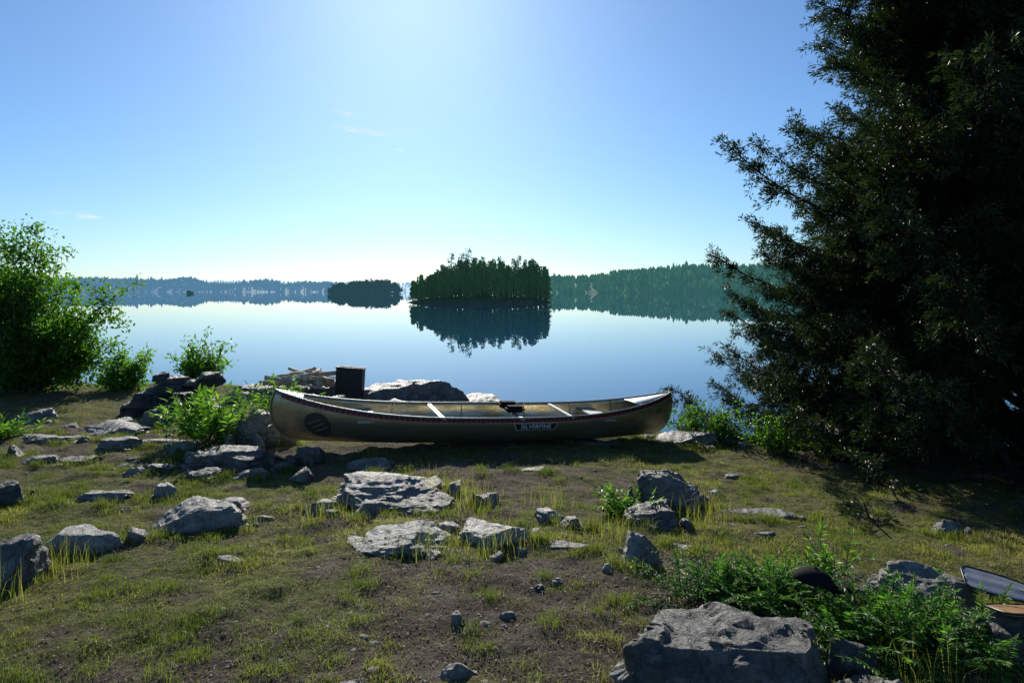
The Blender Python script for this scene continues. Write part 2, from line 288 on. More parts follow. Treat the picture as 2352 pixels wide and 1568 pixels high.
# ---------------------------------------------------------------- cedar trees
def cedar(x,y,Ht,r0,Rz,nl,seed,dens=1.,z0=.5,name='cedar_tree',k=12):
    r=np.random.default_rng(seed); gz=float(H(x,y)); e=empty(name,(x,y,gz)); T=Tubes()
    zt=np.linspace(-.2,Ht,16); wob=.05*np.stack([np.sin(zt*.9+seed),np.cos(zt*.7+seed)],1)
    T.add(np.stack([wob[:,0],wob[:,1],zt],1),r0*(1-zt/Ht*.93)**.9*(1+.5*np.exp(-np.maximum(zt,0)*4)),12)
    SP=[];SD=[];SS=[]
    for i in range(nl):
        z=z0+(Ht-z0-.1)*((i+r.random())/nl)**1.1; az=r.random()*2*np.pi
        Ln=np.interp(z+gz,Rz[0],Rz[1])*(r.uniform(.5,1.1) if z<2 else r.uniform(.7,1.08))
        if Ln<.2: continue
        s=np.linspace(0,1,9); dr=np.array([np.cos(az),np.sin(az),0]); 
        dz=Ln*(-.30*np.sin(s*2.2)*(.6 if z>2 else 1)+.22*s**2.2)+.18*Ln*s*(z>3)
        side=np.array([-dr[1],dr[0],0]); cur=r.normal()*.12*Ln
        pts=np.array([0,0,z])+dr*(s*Ln)[:,None]+side*(cur*s*s)[:,None]; pts[:,2]+=dz
        T.add(pts,(.008+.009*Ln)*(1-s*.85),5)
        low=z<1.8
        nb=int(Ln*(14 if low else 18)*dens)+5
        for j in range(nb):
            sj=r.uniform(.25 if low else .04,1.)**(.65 if low else .82); p=np.array([np.interp(sj,s,pts[:,kk]) for kk in range(3)])
            kk=min(int(sj*8),7); d=norm(pts[kk+1]-pts[kk]); sg=1 if r.random()<.5 else -1
            ang=r.uniform(.4,1.1)*sg; dd=d*np.cos(ang)+side*np.sin(ang)+np.array([0,0,r.normal()*.3]); dd=norm(dd)
            bl=(.24+.55*(1-sj)*min(1,Ln/2))*r.uniform(.6,1.2); q=np.linspace(0,1,5)
            bp_=p+dd*(q*bl)[:,None]+np.array([0,0,-.3*bl])*(q**2)[:,None]
            if bl>.25: T.add(bp_,np.array([.006,.005,.004,.003,.002]),3)
            mm=max(3,int(bl/.05)); qq=r.uniform(.1,1.05,mm)
            pp=p+dd*(qq*bl)[:,None]; pp[:,2]-=.3*bl*qq**2
            SP.append(pp+r.normal(size=pp.shape)*.03); SD.append(np.repeat(dd[None],mm,0)); SS.append(np.full(mm,r.random()))
        if low:
            for j in range(6):
                sj=r.uniform(.1,.5); p=np.array([np.interp(sj,s,pts[:,kk]) for kk in range(3)]); dd=norm(dr+side*r.normal()+np.array([0,0,r.normal()*.4]))
                T.add(p+dd*np.linspace(0,r.uniform(.2,.6),4)[:,None],[.004,.003,.002,.001],3)
    SP=np.concatenate(SP);SD=np.concatenate(SD);SS=np.concatenate(SS)
    P=np.repeat(SP,k,0); D=norm(np.repeat(SD,k,0)+r.normal(size=P.shape)*np.array([.6,.6,.5])-np.array([0,0,.3]))
    P=P+D*r.uniform(0,.07,len(P))[:,None]
    Nn=norm(np.array([0,0,1.])+r.normal(size=P.shape)*.7); L=r.uniform(.035,.078,len(P)); W=r.uniform(.011,.021,len(P))
    rn=np.clip(np.repeat(SS,k)*.6+r.random(len(P))*.4,0,1); rn=np.where(r.random(len(P))<.985,rn*.8,1)
    obj('trunk_and_limbs',T.mesh('cedar_wood',M_bark),e)
    obj('foliage',leafmesh('cedar_foliage',P,D,Nn,L,W,M_cedar,rn),e)
RZ=([-.3,.3,1.,1.5,2.7,3.2,3.7,4.3,5.5,6.6,9.9],[4.0,4.0,3.7,3.3,3.3,3.0,2.2,2.0,2.2,1.8,.1])
cedar(5.85,8.5,9.6,.16,RZ,235,11,1.1,.2)
RZ2=([-.3,3,5,10],[2.6,2.6,2.2,.2])
cedar(6.5,9.3,10,.15,RZ2,130,12,1.1,.3)
cedar(7.0,8.2,10,.17,RZ2,90,13,1.,.3)
cedar(5.5,10.2,5.6,.09,([-1,0,2,3,4.6],[2.6,2.6,2.2,1.4,.1]),70,14,1.,.3)
# ---------------------------------------------------------------- broadleaf bush
def bush(name,x,y,blobs,nst,leaf,mat,seed,leaves_n,z=None,cl=.16,wood=M_twig,r0=.02):
    r=np.random.default_rng(seed); gz=float(H(x,y)) if z is None else z; e=empty(name,(x,y,gz)); T=Tubes(); C=[]
    w=np.array([b_[6] for b_ in blobs],float); w/=w.sum()
    for i in range(nst):
        b_=blobs[r.choice(len(blobs),p=w)]; u=norm(r.normal(size=3))*r.random()**.4
        t=np.array(b_[:3])+u*np.array(b_[3:6]); t[2]=max(t[2],.08)
        base=np.array([r.normal()*.06,r.normal()*.06,-.05]); base[:2]+=t[:2]*.08
        q=np.linspace(0,1,8)[:,None]; midp=base*.5+t*.5; midp[:2]=base[:2]*.6+t[:2]*.4
        pts=base*(1-q)**2+2*midp*q*(1-q)+t*q**2+r.normal(size=(8,3))*.012
        T.add(pts,np.linspace(r0,.003,8)*r.uniform(.6,1.1),5); C.append(pts[4:])
        for k in range(4):
            p=pts[r.integers(3,8)]; d=norm(r.normal(size=3)+np.array([0,0,.4]))*cl*r.uniform(1,2.6)
            tp=p+d*np.linspace(0,1,5)[:,None]; T.add(tp,np.linspace(.005,.002,5),3); C.append(tp[1:])
    C=np.concatenate(C); idx=r.integers(0,len(C),leaves_n); P=C[idx]+r.normal(size=(leaves_n,3))*cl*.42
    D=norm(r.normal(size=P.shape)+np.array([0,0,-.15])); Nn=norm(r.normal(size=P.shape)*.7+np.array([0,0,1]))
    L=r.uniform(.7,1.25,leaves_n)*leaf[0]; W=L*leaf[1]
    rn=np.clip(.5*hsh(np.floor(P*3))+.5*r.random(leaves_n),0,1)
    obj('stems',T.mesh('stems',wood),e); obj('leaves',leafmesh('leaves',P,D,Nn,L,W,mat,rn),e)
    return e
bush('alder_tree',-8.5,11.8,[(-.1,0,1.9,1.1,.9,.9,3),(.1,0,1.0,1.6,1.,.6,3),(.9,0,1.3,.9,.7,.6,2),(-.9,0,1.9,.9,.8,.9,3),(-1.2,0,.8,1.,.9,.7,2),(.15,0,2.75,.4,.3,.35,.8),(1.2,0,.95,.8,.6,.4,1.5),(1.3,0,1.6,.5,.4,.3,.7),(.5,0,.45,1.2,.7,.4,2)],190,(.075,.62),M_alder,21,38000,cl=.17,r0=.03)
bush('green_shrub',-6.85,12.1,[(0,0,.35,.55,.4,.35,1)],40,(.085,.45),M_shrub,22,2600,cl=.12)
bush('green_shrub',-5.55,12.1,[(0,0,.42,.42,.4,.34,1)],35,(.10,.4),M_shrub,23,2200,cl=.12,z=.18)
def fronds(name,x,y,n,length,spread,leaf,mat,seed,pairs=9,base_r=.08,z=None,droop=.5,ell=(1,1)):
    r=np.random.default_rng(seed); gz=float(H(x,y)) if z is None else z; e=empty(name,(x,y,gz)); T=Tubes(); P=[];D=[];Nn=[];L=[]
    for i in range(n):
        a=r.random()*6.283; el=np.arctan2(1,spread*abs(r.normal())*1.1+.05); d=np.array([np.cos(a)*np.cos(el)*ell[0],np.sin(a)*np.cos(el)*ell[1],np.sin(el)])
        Ln=length*r.uniform(.5,1.15); b0=np.array([r.normal()*base_r*ell[0],r.normal()*base_r*ell[1],-.02]); q=np.linspace(0,1,8)
        pts=b0+d*(q*Ln)[:,None]+np.array([d[0],d[1],-.7])*(droop*Ln*q**2.2*.5)[:,None]
        T.add(pts,np.linspace(.004,.0015,8),3)
        t=norm(np.gradient(pts,axis=0)); pp=pts
        for s in np.linspace(.25,1,pairs):
            p=np.array([np.interp(s,q,pp[:,k]) for k in range(3)]); tt=t[min(int(s*7.99),7)]; up=np.array([0,0,1.]); sd=norm(np.cross(tt,up)+1e-6)
            for sg in (-1,1):
                P.append(p);D.append(norm(tt*.6+sd*sg+r.normal(size=3)*.2));Nn.append(norm(up+r.normal(size=3)*.35));L.append(leaf[0]*r.uniform(.7,1.2)*(1.15-.6*abs(s-.5)))
        P.append(pp[-1]);D.append(t[-1]);Nn.append(np.array([0,0,1.]));L.append(leaf[0])
    P=np.array(P);D=np.array(D);Nn=np.array(Nn);L=np.array(L)
    obj('stems',T.mesh('stems',M_twig),e); obj('leaves',leafmesh('leaves',P,D,Nn,L,L*leaf[1],mat),e); return e
fronds('elder_shrub',-3.5,7.9,85,.66,.75,(.11,.36),M_shrub,31,7,.16,z=.12)
fronds('elder_shrub',-3.2,9.4,45,.6,.6,(.10,.36),M_shrub,32,7,.15)
fronds('leafy_plant',.95,5.75,40,.30,1.1,(.075,.42),M_shrub,33,5,.09)
fronds('leafy_plant',-6.0,8.0,40,.3,.9,(.08,.42),M_shrub,37,5,.1)
fronds('juniper_bush',1.42,4.05,300,.28,1.7,(.040,.34),M_juni,34,13,.14,z=.05,ell=(1.4,.8))
fronds('juniper_bush',2.05,3.52,330,.34,1.7,(.044,.34),M_juni,35,13,.16,z=.04,ell=(1.25,.8))
fronds('leafy_plant',1.98,4.3,18,.34,.6,(.06,.42),M_shrub,36,5,.05)
for i,(x,y,s) in enumerate([(2.9,9.3,.5),(3.4,8.7,.45),(3.95,8.4,.5),(2.6,9.6,.4),(4.5,8.2,.45)]):
    bush('waterside_shrub',x,y,[(0,0,.22,.42,.3,.22,1)],26,(.05,.55),M_alder,41+i,1300,cl=.1,r0=.008)
# ---------------------------------------------------------------- grass
def grass(name,n,seed,fn_pos,hr,wr,lean=.5,rn=(0,1)):
    r=np.random.default_rng(seed); x,y,hh=fn_pos(r,n); n=len(x); z=H(x,y)-.004
    a=r.random(n)*6.283; la=r.random(n)*6.283; h=r.uniform(*hr,n)*hh; w=r.uniform(*wr,n); ln=np.abs(r.normal(size=n))*lean
    B=np.stack([x,y,z],1); S=np.stack([np.cos(a),np.sin(a),a*0],1)*w[:,None]/2; Ld=np.stack([np.cos(la),np.sin(la),la*0],1)
    m1=B+np.stack([0*h,0*h,h*.55],1)+Ld*(h*ln*.3)[:,None]; t=B+np.stack([0*h,0*h,h*np.clip(1-.25*ln,.4,1)],1)+Ld*(h*ln)[:,None]
    v=np.stack([B-S,B+S,m1+S*.7,m1-S*.7,t],1).reshape(-1,3); i=np.arange(n)*5
    q=np.stack([i,i+1,i+2,i+3],1); tr=np.stack([i+3,i+2,i+4],1)
    c=np.clip(.50+.5*fbm2(x,y,1.7,3,50.)*1.4+.4*fbm2(x,y,7,2,51.)+r.normal(size=n)*.24,0,1)*(rn[1]-rn[0])+rn[0]
    return obj(name,mkmesh(name,v,[q,tr],M_grass,{'rnd':np.repeat(c,5)}))
def infoot(x,y,k=1.):
    m_=np.zeros(len(x),bool)
    for (fx,fy,a,b_,ro) in FOOT:
        dx=x-fx;dy=y-fy;c=math.cos(ro);s=math.sin(ro); m_|=((dx*c+dy*s)/(a*k))**2+((-dx*s+dy*c)/(b_*k))**2<1
    return m_
def edge(x): return np.interp(x,EX,EY)
def turf(r,n):
    y=2.7*np.exp(r.random(n)**.85*1.62); x=r.uniform(-1.02,.98,n)*(y*.92+.3); g=gmask(x,y)
    k=(r.random(n)<g**1.5+.05)&(y<edge(x)+.6)&~infoot(x,y); x=x[k];y=y[k]
    return x,y,.35+1.5*sst(-.05,.5,fbm2(x,y,2.2,3,71.))+.25*r.random(len(x))
grass('turf_grass',600000,61,turf,(.010,.036),(.0018,.0038),1.1)
def clumps(r,n):
    cx=[];cy=[];hh=[]
    for (fx,fy,a,b_,ro) in FOOT:
        if fy>9.5 or a<.1: continue
        for k in range(int(3+a*16)):
            t=r.uniform(math.pi,2*math.pi) if r.random()<.6 else r.random()*6.283
            cx.append(fx+math.cos(t)*a*1.3+r.normal()*.03);cy.append(fy+math.sin(t)*b_*1.35+r.normal()*.03);hh.append(r.uniform(.35,1.1))
    for k in range(420):
        yy=2.9*math.exp(r.random()*1.2); cx.append(r.uniform(-.9,.85)*yy);cy.append(yy);hh.append(r.uniform(.3,.85))
    cx=np.array(cx);cy=np.array(cy);hh=np.array(hh); i=r.integers(0,len(cx),n)
    sg=.06*np.abs(r.normal(size=n))+.01; an=r.random(n)*6.283
    x=cx[i]+np.cos(an)*sg*1.3;y=cy[i]+np.sin(an)*sg; k=~infoot(x,y,.8)
    return x[k],y[k],(hh[i]*np.exp(-sg*5))[k]
grass('grass_clumps',95000,62,clumps,(.05,.14),(.002,.004),.75,(0,.6))
def tall(r,n):
    c=[(-.75,6.3),(-.4,6.1),(-.55,4.75),(-.1,4.75),(-.35,5.6),(1.55,5.6),(.75,5.1),(1.9,3.2),(-1.5,5.4),(-2.9,4.4),(-3.0,3.9),(.35,5.9),(1.75,6.0),(-1.5,7.4)]
    i=r.integers(0,len(c),n); c=np.array(c); return c[i,0]+r.normal(size=n)*.12,c[i,1]+r.normal(size=n)*.1,r.uniform(.35,1.1,n)
grass('tall_grass',1700,63,tall,(.14,.32),(.002,.0035),.35,(.1,.9))
n=40000; r=np.random.default_rng(64); y=2.7*np.exp(r.random(n)*1.3); x=r.uniform(-1,.95,n)*(y*.9)
k=(r.random(n)<1.25-gmask(x,y))&~infoot(x,y); x=x[k];y=y[k];n=len(x)
P=np.stack([x,y,H(x,y)+.008],1); D=norm(np.stack([r.normal(size=n),r.normal(size=n),r.normal(size=n)*.15],1)); Nn=norm(r.normal(size=(n,3))*.35+np.array([0,0,1]))
M_lit=leafmat('dead_leaf_litter',[(.05,.035,.022),(.14,.11,.07),(.38,.33,.26)],.1,.8,.2,1.)
tw=r.random(n)<.45; L=np.where(tw,r.uniform(.03,.12,n),r.uniform(.008,.025,n)); W=np.where(tw,.003,L*.6)
obj('leaf_litter',leafmesh('leaf_litter',P,D,Nn,L,W,M_lit))
# ---------------------------------------------------------------- canoe
LC=2.55; PW=.62
def b_of(t): return .455*np.clip(1-np.abs(t)**2.3,0,1)**.8+.004
def s_of(t): return .355+.235*np.abs(t)**3.2
def k_of(t): return .045*np.abs(t)**4
def xs_of(zf): return np.interp(zf,[0,.05,.12,.25,.4,.6,.8,1.],[.90,.935,.958,.980,.993,1.,.998,.985])
def hullp(t,zf,side,off=0.):
    t=np.asarray(t,float);zf=np.asarray(zf,float)
    ct=np.clip(1-zf,0,1)**(1/PW*.62); sn=np.sqrt(np.clip(1-ct**2,0,1))
    y=b_of(t)*sn**.75*(1-.04*zf)
    k=k_of(t);z=k+zf*(s_of(t)-k)
    return np.stack([t*LC*xs_of(zf),side*(y+off),z],-1)
canoe=empty('canoe')
tt=np.sin(np.linspace(-1,1,121)*np.pi/2); tt=tt*.6+np.linspace(-1,1,121)*.4
th=np.linspace(0,1,17)**1.6
sec=np.concatenate([-th[::-1],th[1:]]); 
VV=np.array([hullp(tt,np.full_like(tt,abs(s)),-1 if s<0 else 1) for s in sec])
VV[16,:,1]=0
m_,n_=VV.shape[:2]; i=(np.arange(m_-1)[:,None]*n_+np.arange(n_-1)[None]).ravel()
F=np.stack([i,i+1,i+n_+1,i+n_],1)
m,nt,out=newmat('weathered_aluminium')
b=N(nt,'ShaderNodeBsdfPrincipled',Metallic=.85,Roughness=.4)
tc=N(nt,'ShaderNodeTexCoord'); mp=N(nt,'ShaderNodeMapping'); mp.inputs['Scale'].default_value=(1.2,8,8)
n1=N(nt,'ShaderNodeTexNoise',Scale=2.5,Detail=7.,Roughness=.7); n2=N(nt,'ShaderNodeTexNoise',Scale=2.2,Detail=4.)
nt.links.new(tc.outputs['Object'],mp.inputs[0]); nt.links.new(mp.outputs[0],n1.inputs['Vector']); nt.links.new(tc.outputs['Object'],n2.inputs['Vector'])
nt.links.new(ramp(nt,n1.outputs[0],[(.3,(.27,.235,.15)),(.55,(.42,.37,.25)),(.75,(.56,.50,.36))]),b.inputs['Base Color'])
nt.links.new(ramp(nt,n1.outputs[0],[(.3,(.45,.45,.45)),(.7,(.24,.24,.24))]),b.inputs['Roughness'])
bp=N(nt,'ShaderNodeBump',Strength=.45,Distance=.03); nt.links.new(n2.outputs[0],bp.inputs['Height']); nt.links.new(bp.outputs[0],b.inputs['Normal'])
nt.links.new(b.outputs[0],out.inputs[0]); M_al=m
M_alc=plain('clean_aluminium',(.36,.37,.37),.5,.8,noise=.15)
M_blk=plain('black_decal',(.012,.012,.013),.4,noise=.1); M_red=plain('red_decal',(.45,.03,.025),.45,noise=.1); M_wht=plain('white_decal',(.62,.62,.58),.5,noise=.05)
M_pad=plain('black_foam_pad',(.008,.008,.009),.85,spec=.15,noise=.2)
hull=obj('hull',mkmesh('hull',VV.reshape(-1,3),[F],M_al,None,True),canoe)
sm=hull.modifiers.new('s','SOLIDIFY'); sm.thickness=.004; sm.offset=0
T=Tubes()
for sd in (-1,1):
    p=hullp(tt,np.ones_like(tt),sd,.004); p[:,2]+=.004; T.add(p,.009,8)
obj('gunwales',T.mesh('gunwales',M_alc),canoe)
T=Tubes()
kp=[(LC*xs_of(z)*1.003,0,k_of(1)+z*(s_of(1)-k_of(1))) for z in np.linspace(1,0,16)]
kp+= [(LC*.9*t,0,float(k_of(t))-.003) for t in np.linspace(.98,-.98,40)]
kp+= [(-LC*xs_of(z)*1.003,0,k_of(1)+z*(s_of(1)-k_of(1))) for z in np.linspace(0,1,16)]
T.add(kp,.009,6); obj('keel_and_stems',T.mesh('keel',M_al),canoe)
for sg in (-1,1):
    ts=np.linspace(.77 if sg>0 else .88,.995,14)*sg; a=hullp(ts,np.ones(14),-1,-.006);c_=hullp(ts,np.ones(14),1,-.006); mdl=(a+c_)/2; mdl[:,2]+=.006*np.linspace(1,.3,14)
    a[:,2]-=.004;c_[:,2]-=.004
    v=np.concatenate([a,mdl,c_]); i=np.arange(13); F=np.concatenate([np.stack([i,i+1,i+15,i+14],1),np.stack([i+14,i+15,i+29,i+28],1)])
    d_=obj('bow_deck' if sg<0 else 'stern_deck',mkmesh('deck',v,[F],M_alc,None,True),canoe); q=d_.modifiers.new('s','SOLIDIFY'); q.thickness=.006
def box(name,cx,cy,cz,sx,sy,sz,mat,parent,bev=.006,rot=(0,0,0)):
    bm=bmesh.new(); bmesh.ops.create_cube(bm,size=1); 
    for v_ in bm.verts: v_.co=Vector((v_.co.x*sx,v_.co.y*sy,v_.co.z*sz))
    bmesh.ops.bevel(bm,geom=bm.edges[:],offset=bev,segments=2,affect='EDGES')
    me=bpy.data.meshes.new(name); bm.to_mesh(me); bm.free(); me.materials.append(mat)
    o=obj(name,me,parent); o.location=(cx,cy,cz); o.rotation_euler=rot; return o
def cross_member(name,t,w,hgt,drop,mat=M_alc):
    bw=float(b_of(t))*2-.01; box(name,t*LC,0,float(s_of(t))-drop,w,bw,hgt,mat,canoe,.008)
cross_member('bow_seat',-.60,.24,.025,.10); cross_member('stern_seat',.56,.24,.025,.09)
cross_member('thwart_front',-.27,.05,.022,.014); cross_member('yoke',.10,.065,.026,.014); cross_member('thwart_rear',.36,.05,.022,.014)
for yy in (-.13,.13): box('yoke_pad',.10*LC,yy,float(s_of(.1))+.045,.24,.14,.08,M_pad,canoe,.03)
T=Tubes()
for t in (-.45,-.1,.23,.48,.7,-.75):
    z_=np.concatenate([np.linspace(1,0,14)**1.6,np.linspace(0,1,14)[1:]**1.6]); p=np.concatenate([hullp(np.full(14,t),z_[:14],-1,-.008),hullp(np.full(13,t),z_[14:],1,-.008)]); p[:,2]+=.008
    T.add(p,.009,5)
obj('ribs',T.mesh('ribs',M_al),canoe)
def zf_d(t,d): return 1-d/(s_of(t)-k_of(t))
rv,rf=ico(1); RV=[];RF=[];q0=0
for t in np.linspace(-.95,.95,150):
    p=hullp([t],zf_d(np.array([t]),np.array([.064])),-1,.001)[0]; RV.append(rv*.004+p); RF.append(rf+q0); q0+=len(rv)
obj('rivets',mkmesh('rivets',np.concatenate(RV),[np.concatenate(RF)],M_al,None,True),canoe)
def strip(name,t0,t1,d0,d1,side,off,mat,n=160):
    t=np.linspace(t0,t1,n); a=hullp(t,zf_d(t,d0),side,off); c_=hullp(t,zf_d(t,d1),side,off); v=np.concatenate([a,c_]); i=np.arange(n-1)
    return obj(name,mkmesh(name,v,[np.stack([i,i+1,i+n+1,i+n],1)],mat),canoe)
for sd in (-1,1):
    strip('pattern_band',-.97,.975,.011,.053,sd,.0035,M_blk); strip('pattern_line',-.97,.975,.0535,.056,sd,.0035,M_wht)
    v=[];f=[]
    n=84
    for k in range(n):
        t0=-.968+1.94*k/n; w=1.94/n
        for (ta,tb,tc_,da,dc) in ((t0+.08*w,t0+.92*w,t0+.5*w,.048,.017),):
            a=hullp([ta,tb,tc_],zf_d(np.array([ta,tb,tc_]),np.array([da,da,dc])),sd,.005); f.append([len(v),len(v)+1,len(v)+2]); v+=list(a)
    obj('pattern_triangles',mkmesh('pattern_triangles',np.array(v),[f],M_red),canoe)
def text_on(name,s,tc_,dc,size,mat,off=.007,side=-1):
    cu=bpy.data.curves.new(name,'FONT'); cu.body=s; cu.size=size; cu.align_x='CENTER'; cu.align_y='CENTER'; cu.offset=.0012; cu.space_character=1.1
    o=bpy.data.objects.new(name,cu); COL.objects.link(o); bpy.context.view_layer.update()
    me=bpy.data.meshes.new_from_object(o); bpy.data.objects.remove(o)
    bm=bmesh.new(); bm.from_mesh(me); bmesh.ops.triangulate(bm,faces=bm.faces[:])
    v=np.array([q.co[:] for q in bm.verts]); t=tc_+v[:,0]/LC; d=dc-v[:,1]; p=hullp(t,zf_d(t,d),side,off)
    for q,pp in zip(bm.verts,p): q.co=Vector(pp)
    bm.to_mesh(me); bm.free(); me.materials.append(mat); obj(name,me,canoe)
def poly_on(name,pts,tc_,dc,mat,off,side=-1):
    pts=np.array(pts,float); 
    if len(pts)<20:
        q=[]
        for a,c_ in zip(pts,np.roll(pts,-1,0)):
            for s in np.linspace(0,1,10,endpoint=False): q.append(a*(1-s)+c_*s)
        pts=np.array(q)
    n=len(pts); rings=[pts*s for s in (1,.66,.33)]+[np.zeros((1,2))]; v=np.concatenate(rings)
    F4=[];F3=[]
    for r_ in range(2):
        for i in range(n): F4.append([r_*n+i,r_*n+(i+1)%n,(r_+1)*n+(i+1)%n,(r_+1)*n+i])
    for i in range(n): F3.append([2*n+i,2*n+(i+1)%n,3*n])
    t=tc_+v[:,0]/LC; d=dc-v[:,1]; p=hullp(t,zf_d(t,d),side,off); obj(name,mkmesh(name,p,[F4,F3],mat),canoe)
tp=.17; dpp=.104
poly_on('name_plate_border',[(-.285,.043),(.285,.043),(.245,-.043),(-.245,-.043)],tp,dpp,M_wht,.0035)
poly_on('name_plate',[(-.275,.038),(.275,.038),(.239,-.038),(-.239,-.038)],tp,dpp,M_blk,.005)
text_on('name_lettering','SILVERPINE',tp,dpp,.072,M_wht)
M_emb=plain('faded_dark_emblem',(.045,.04,.03),.5,.2,noise=.3); M_eml=plain('emblem_light',(.20,.185,.14),.5,.4,noise=.3)
an=np.linspace(0,2*np.pi,40,endpoint=False)
poly_on('round_emblem',np.stack([np.cos(an)*.14,np.sin(an)*.14],1),-.81,.235,M_emb,.004)
for k,(dx,dy) in enumerate([(-.04,.035),(.0,0),(.045,-.03)]):
    poly_on('emblem_bar',[(-.075,-.045),(-.066,-.054),(.075,.034),(.066,.043)],-.81+dx/LC,.235-dy,M_eml,.0065)
text_on('hull_number','321',.90,.16,.07,M_emb,.006)
A=Vector((-2.62,7.55,.17)); B=Vector((2.06,9.2,-.10)); ax=(B-A).normalized(); 
up=Vector((0,0,1)); side=up.cross(ax).normalized(); up=ax.cross(side).normalized()
Mx=Matrix((ax,side,up)).transposed().to_4x4(); Mx.translation=(A+B)/2
canoe.matrix_world=Mx@Matrix.Rotation(math.radians(3),4,'X')
# ---------------------------------------------------------------- fire pit, wood, crate
fp=empty('stone_fire_pit',(-4.9,9.9,float(H(-4.9,9.9))))
for k,(dx,dy,dz,w,d,h,ro) in enumerate([(-.35,-.25,.0,.5,.4,.2,.1),(.15,-.3,.0,.55,.4,.2,-.1),(.5,0,0,.4,.6,.22,.1),(-.6,.1,0,.4,.6,.2,0),(-.3,-.2,.17,.6,.42,.17,-.1),(.25,-.2,.18,.6,.4,.15,.1),(0,.3,0,1.1,.4,.32,0),
    (-.05,.1,.33,.75,.5,.09,.1),(.35,.15,.40,.65,.45,.10,-.1),(-.1,.2,.42,.5,.4,.08,.3),(.45,.1,.50,.42,.35,.08,.2),(-.3,.15,.47,.3,.3,.09,.5)]):
    v,f=rock_geo(w,d,h,200+k,4,nplanes=6,top=.5,sink=.3); o=obj('stone',mkmesh('stone',v,[f],M_soot if dz<.4 else M_rockD,None,True),fp); o.location=(dx,dy,dz); o.rotation_euler=(0,0,ro)
M_birch=plain('peeled_birch_bark',(.54,.44,.30),.7,noise=.4,nscale=8); M_end=plain('cut_wood_end',(.50,.34,.18),.8,noise=.2,nscale=30)
fw=empty('firewood_pile',(-3.42,10.75,.38)); r=np.random.default_rng(70)
for k in range(26):
    T=Tubes(); L_=r.uniform(.4,.8); a=r.normal()*.6+(0.35 if k%2 else -.3)+(3.14 if r.random()<.5 else 0); rd=r.uniform(.014,.040); lay=k//9
    c_=np.array([r.uniform(-.55,.6)*(1-.25*lay),r.uniform(-.25,.3),.02+lay*.06+r.random()*.02]); d=np.array([np.cos(a),np.sin(a),r.normal()*.16])
    q=np.linspace(-.5,.5,6)[:,None]; pts=c_+d*q*L_+r.normal(size=(6,3))*.006
    T.add(pts,rd*(1+r.normal(size=6)*.05),10); me=T.mesh('log',M_birch); me.materials.append(M_end)
    bm=bmesh.new(); bm.from_mesh(me); be=[e_ for e_ in bm.edges if e_.is_boundary]; res=bmesh.ops.holes_fill(bm,edges=be,sides=20)
    for f_ in res['faces']: f_.material_index=1; f_.smooth=False
    bm.to_mesh(me); bm.free(); obj('log',me,fw)
M_crate=plain('black_plastic',(.010,.010,.012),.45,noise=.2)
cr=empty('black_storage_crate',(-2.44,10.25,.29)); cr.rotation_euler=(0,math.radians(3),math.radians(-8)); cr.scale=(1.03,1,1.03)
box('front_wall',0,-.06,.2,.40,.012,.40,M_crate,cr,.004); box('back_wall',0,.06,.2,.40,.012,.40,M_crate,cr,.004)
box('wall_left',-.194,0,.2,.012,.106,.40,M_crate,cr,.004); box('wall_right',.194,0,.2,.012,.106,.40,M_crate,cr,.004); box('bottom',0,0,.012,.374,.106,.012,M_crate,cr,.003)
for zz in (.10,.2,.3): box('rib',0,-.069,zz,.36,.008,.012,M_crate,cr,.002)
box('rim_front',0,-.07,.396,.42,.02,.02,M_crate,cr,.004); box('rim_back',0,.07,.396,.42,.02,.02,M_crate,cr,.004)
def paddle(name,loc,rot,mat,matedge,ribs=False):
    e=empty(name,loc); 
    n=28; s=np.linspace(0,1,n); wd=.105*np.clip(np.sin(np.clip(s*1.25+.12,0,1)*np.pi/2),0,1)*np.where(s>.9,np.sqrt(np.clip(1-((s-.9)/.1)**2,0,1))*.35+.65,1)
    rows=[]
    for j in np.linspace(-1,1,13): rows.append(np.stack([s*.5,j*wd,.010*(1-j*j)*(1-s*.7)+(0.002*np.cos(j*30) if ribs else 0)+0*s],1))
    V_=np.array(rows); i=(np.arange(12)[:,None]*n+np.arange(n-1)[None]).ravel(); o=obj('blade',mkmesh('blade',V_.reshape(-1,3),[np.stack([i,i+1,i+n+1,i+n],1)],mat,None,True),e)
    q=o.modifiers.new('s','SOLIDIFY'); q.thickness=.01
    T=Tubes(); ring=np.concatenate([V_[0],V_[-1][::-1]]); T.add(ring,.006,6); obj('edge_guard',T.mesh('edge',matedge),e)
    T=Tubes(); T.add([(-1.,0,.0),(-.5,0,0),(-.1,0,0),(.05,0,.004),(.25,0,.004)],[.014,.015,.016,.014,.005],10); obj('shaft',T.mesh('shaft',M_end),e)
    T=Tubes(); T.add([(-1.0,-.05,0),(-1.01,0,0),(-1.0,.05,0)],[.015,.018,.015],8); obj('grip',T.mesh('grip',M_end),e)
    e.rotation_euler=rot; return e
M_gry=plain('worn_grey_plastic',(.30,.32,.35),.35,noise=.15); M_wood=plain('varnished_wood',(.36,.20,.10),.4,noise=.25,nscale=12)
paddle('canoe_paddle',(3.05,3.74,.13),(math.radians(-14),math.radians(-10),math.radians(158)),M_gry,M_blk,True)
paddle('canoe_paddle',(2.93,3.42,.25),(math.radians(12),math.radians(0),math.radians(178)),M_wood,M_blk)
cap=empty('black_cap',(1.68,3.80,.24)); v,f=ico(4); v=v.copy(); 
cv=v*np.array([.11,.09,.07]); cv[:,2]=np.where(cv[:,2]<0,cv[:,2]*.1,cv[:,2]); obj('crown',mkmesh('crown',cv,[f],M_pad,None,True),cap)
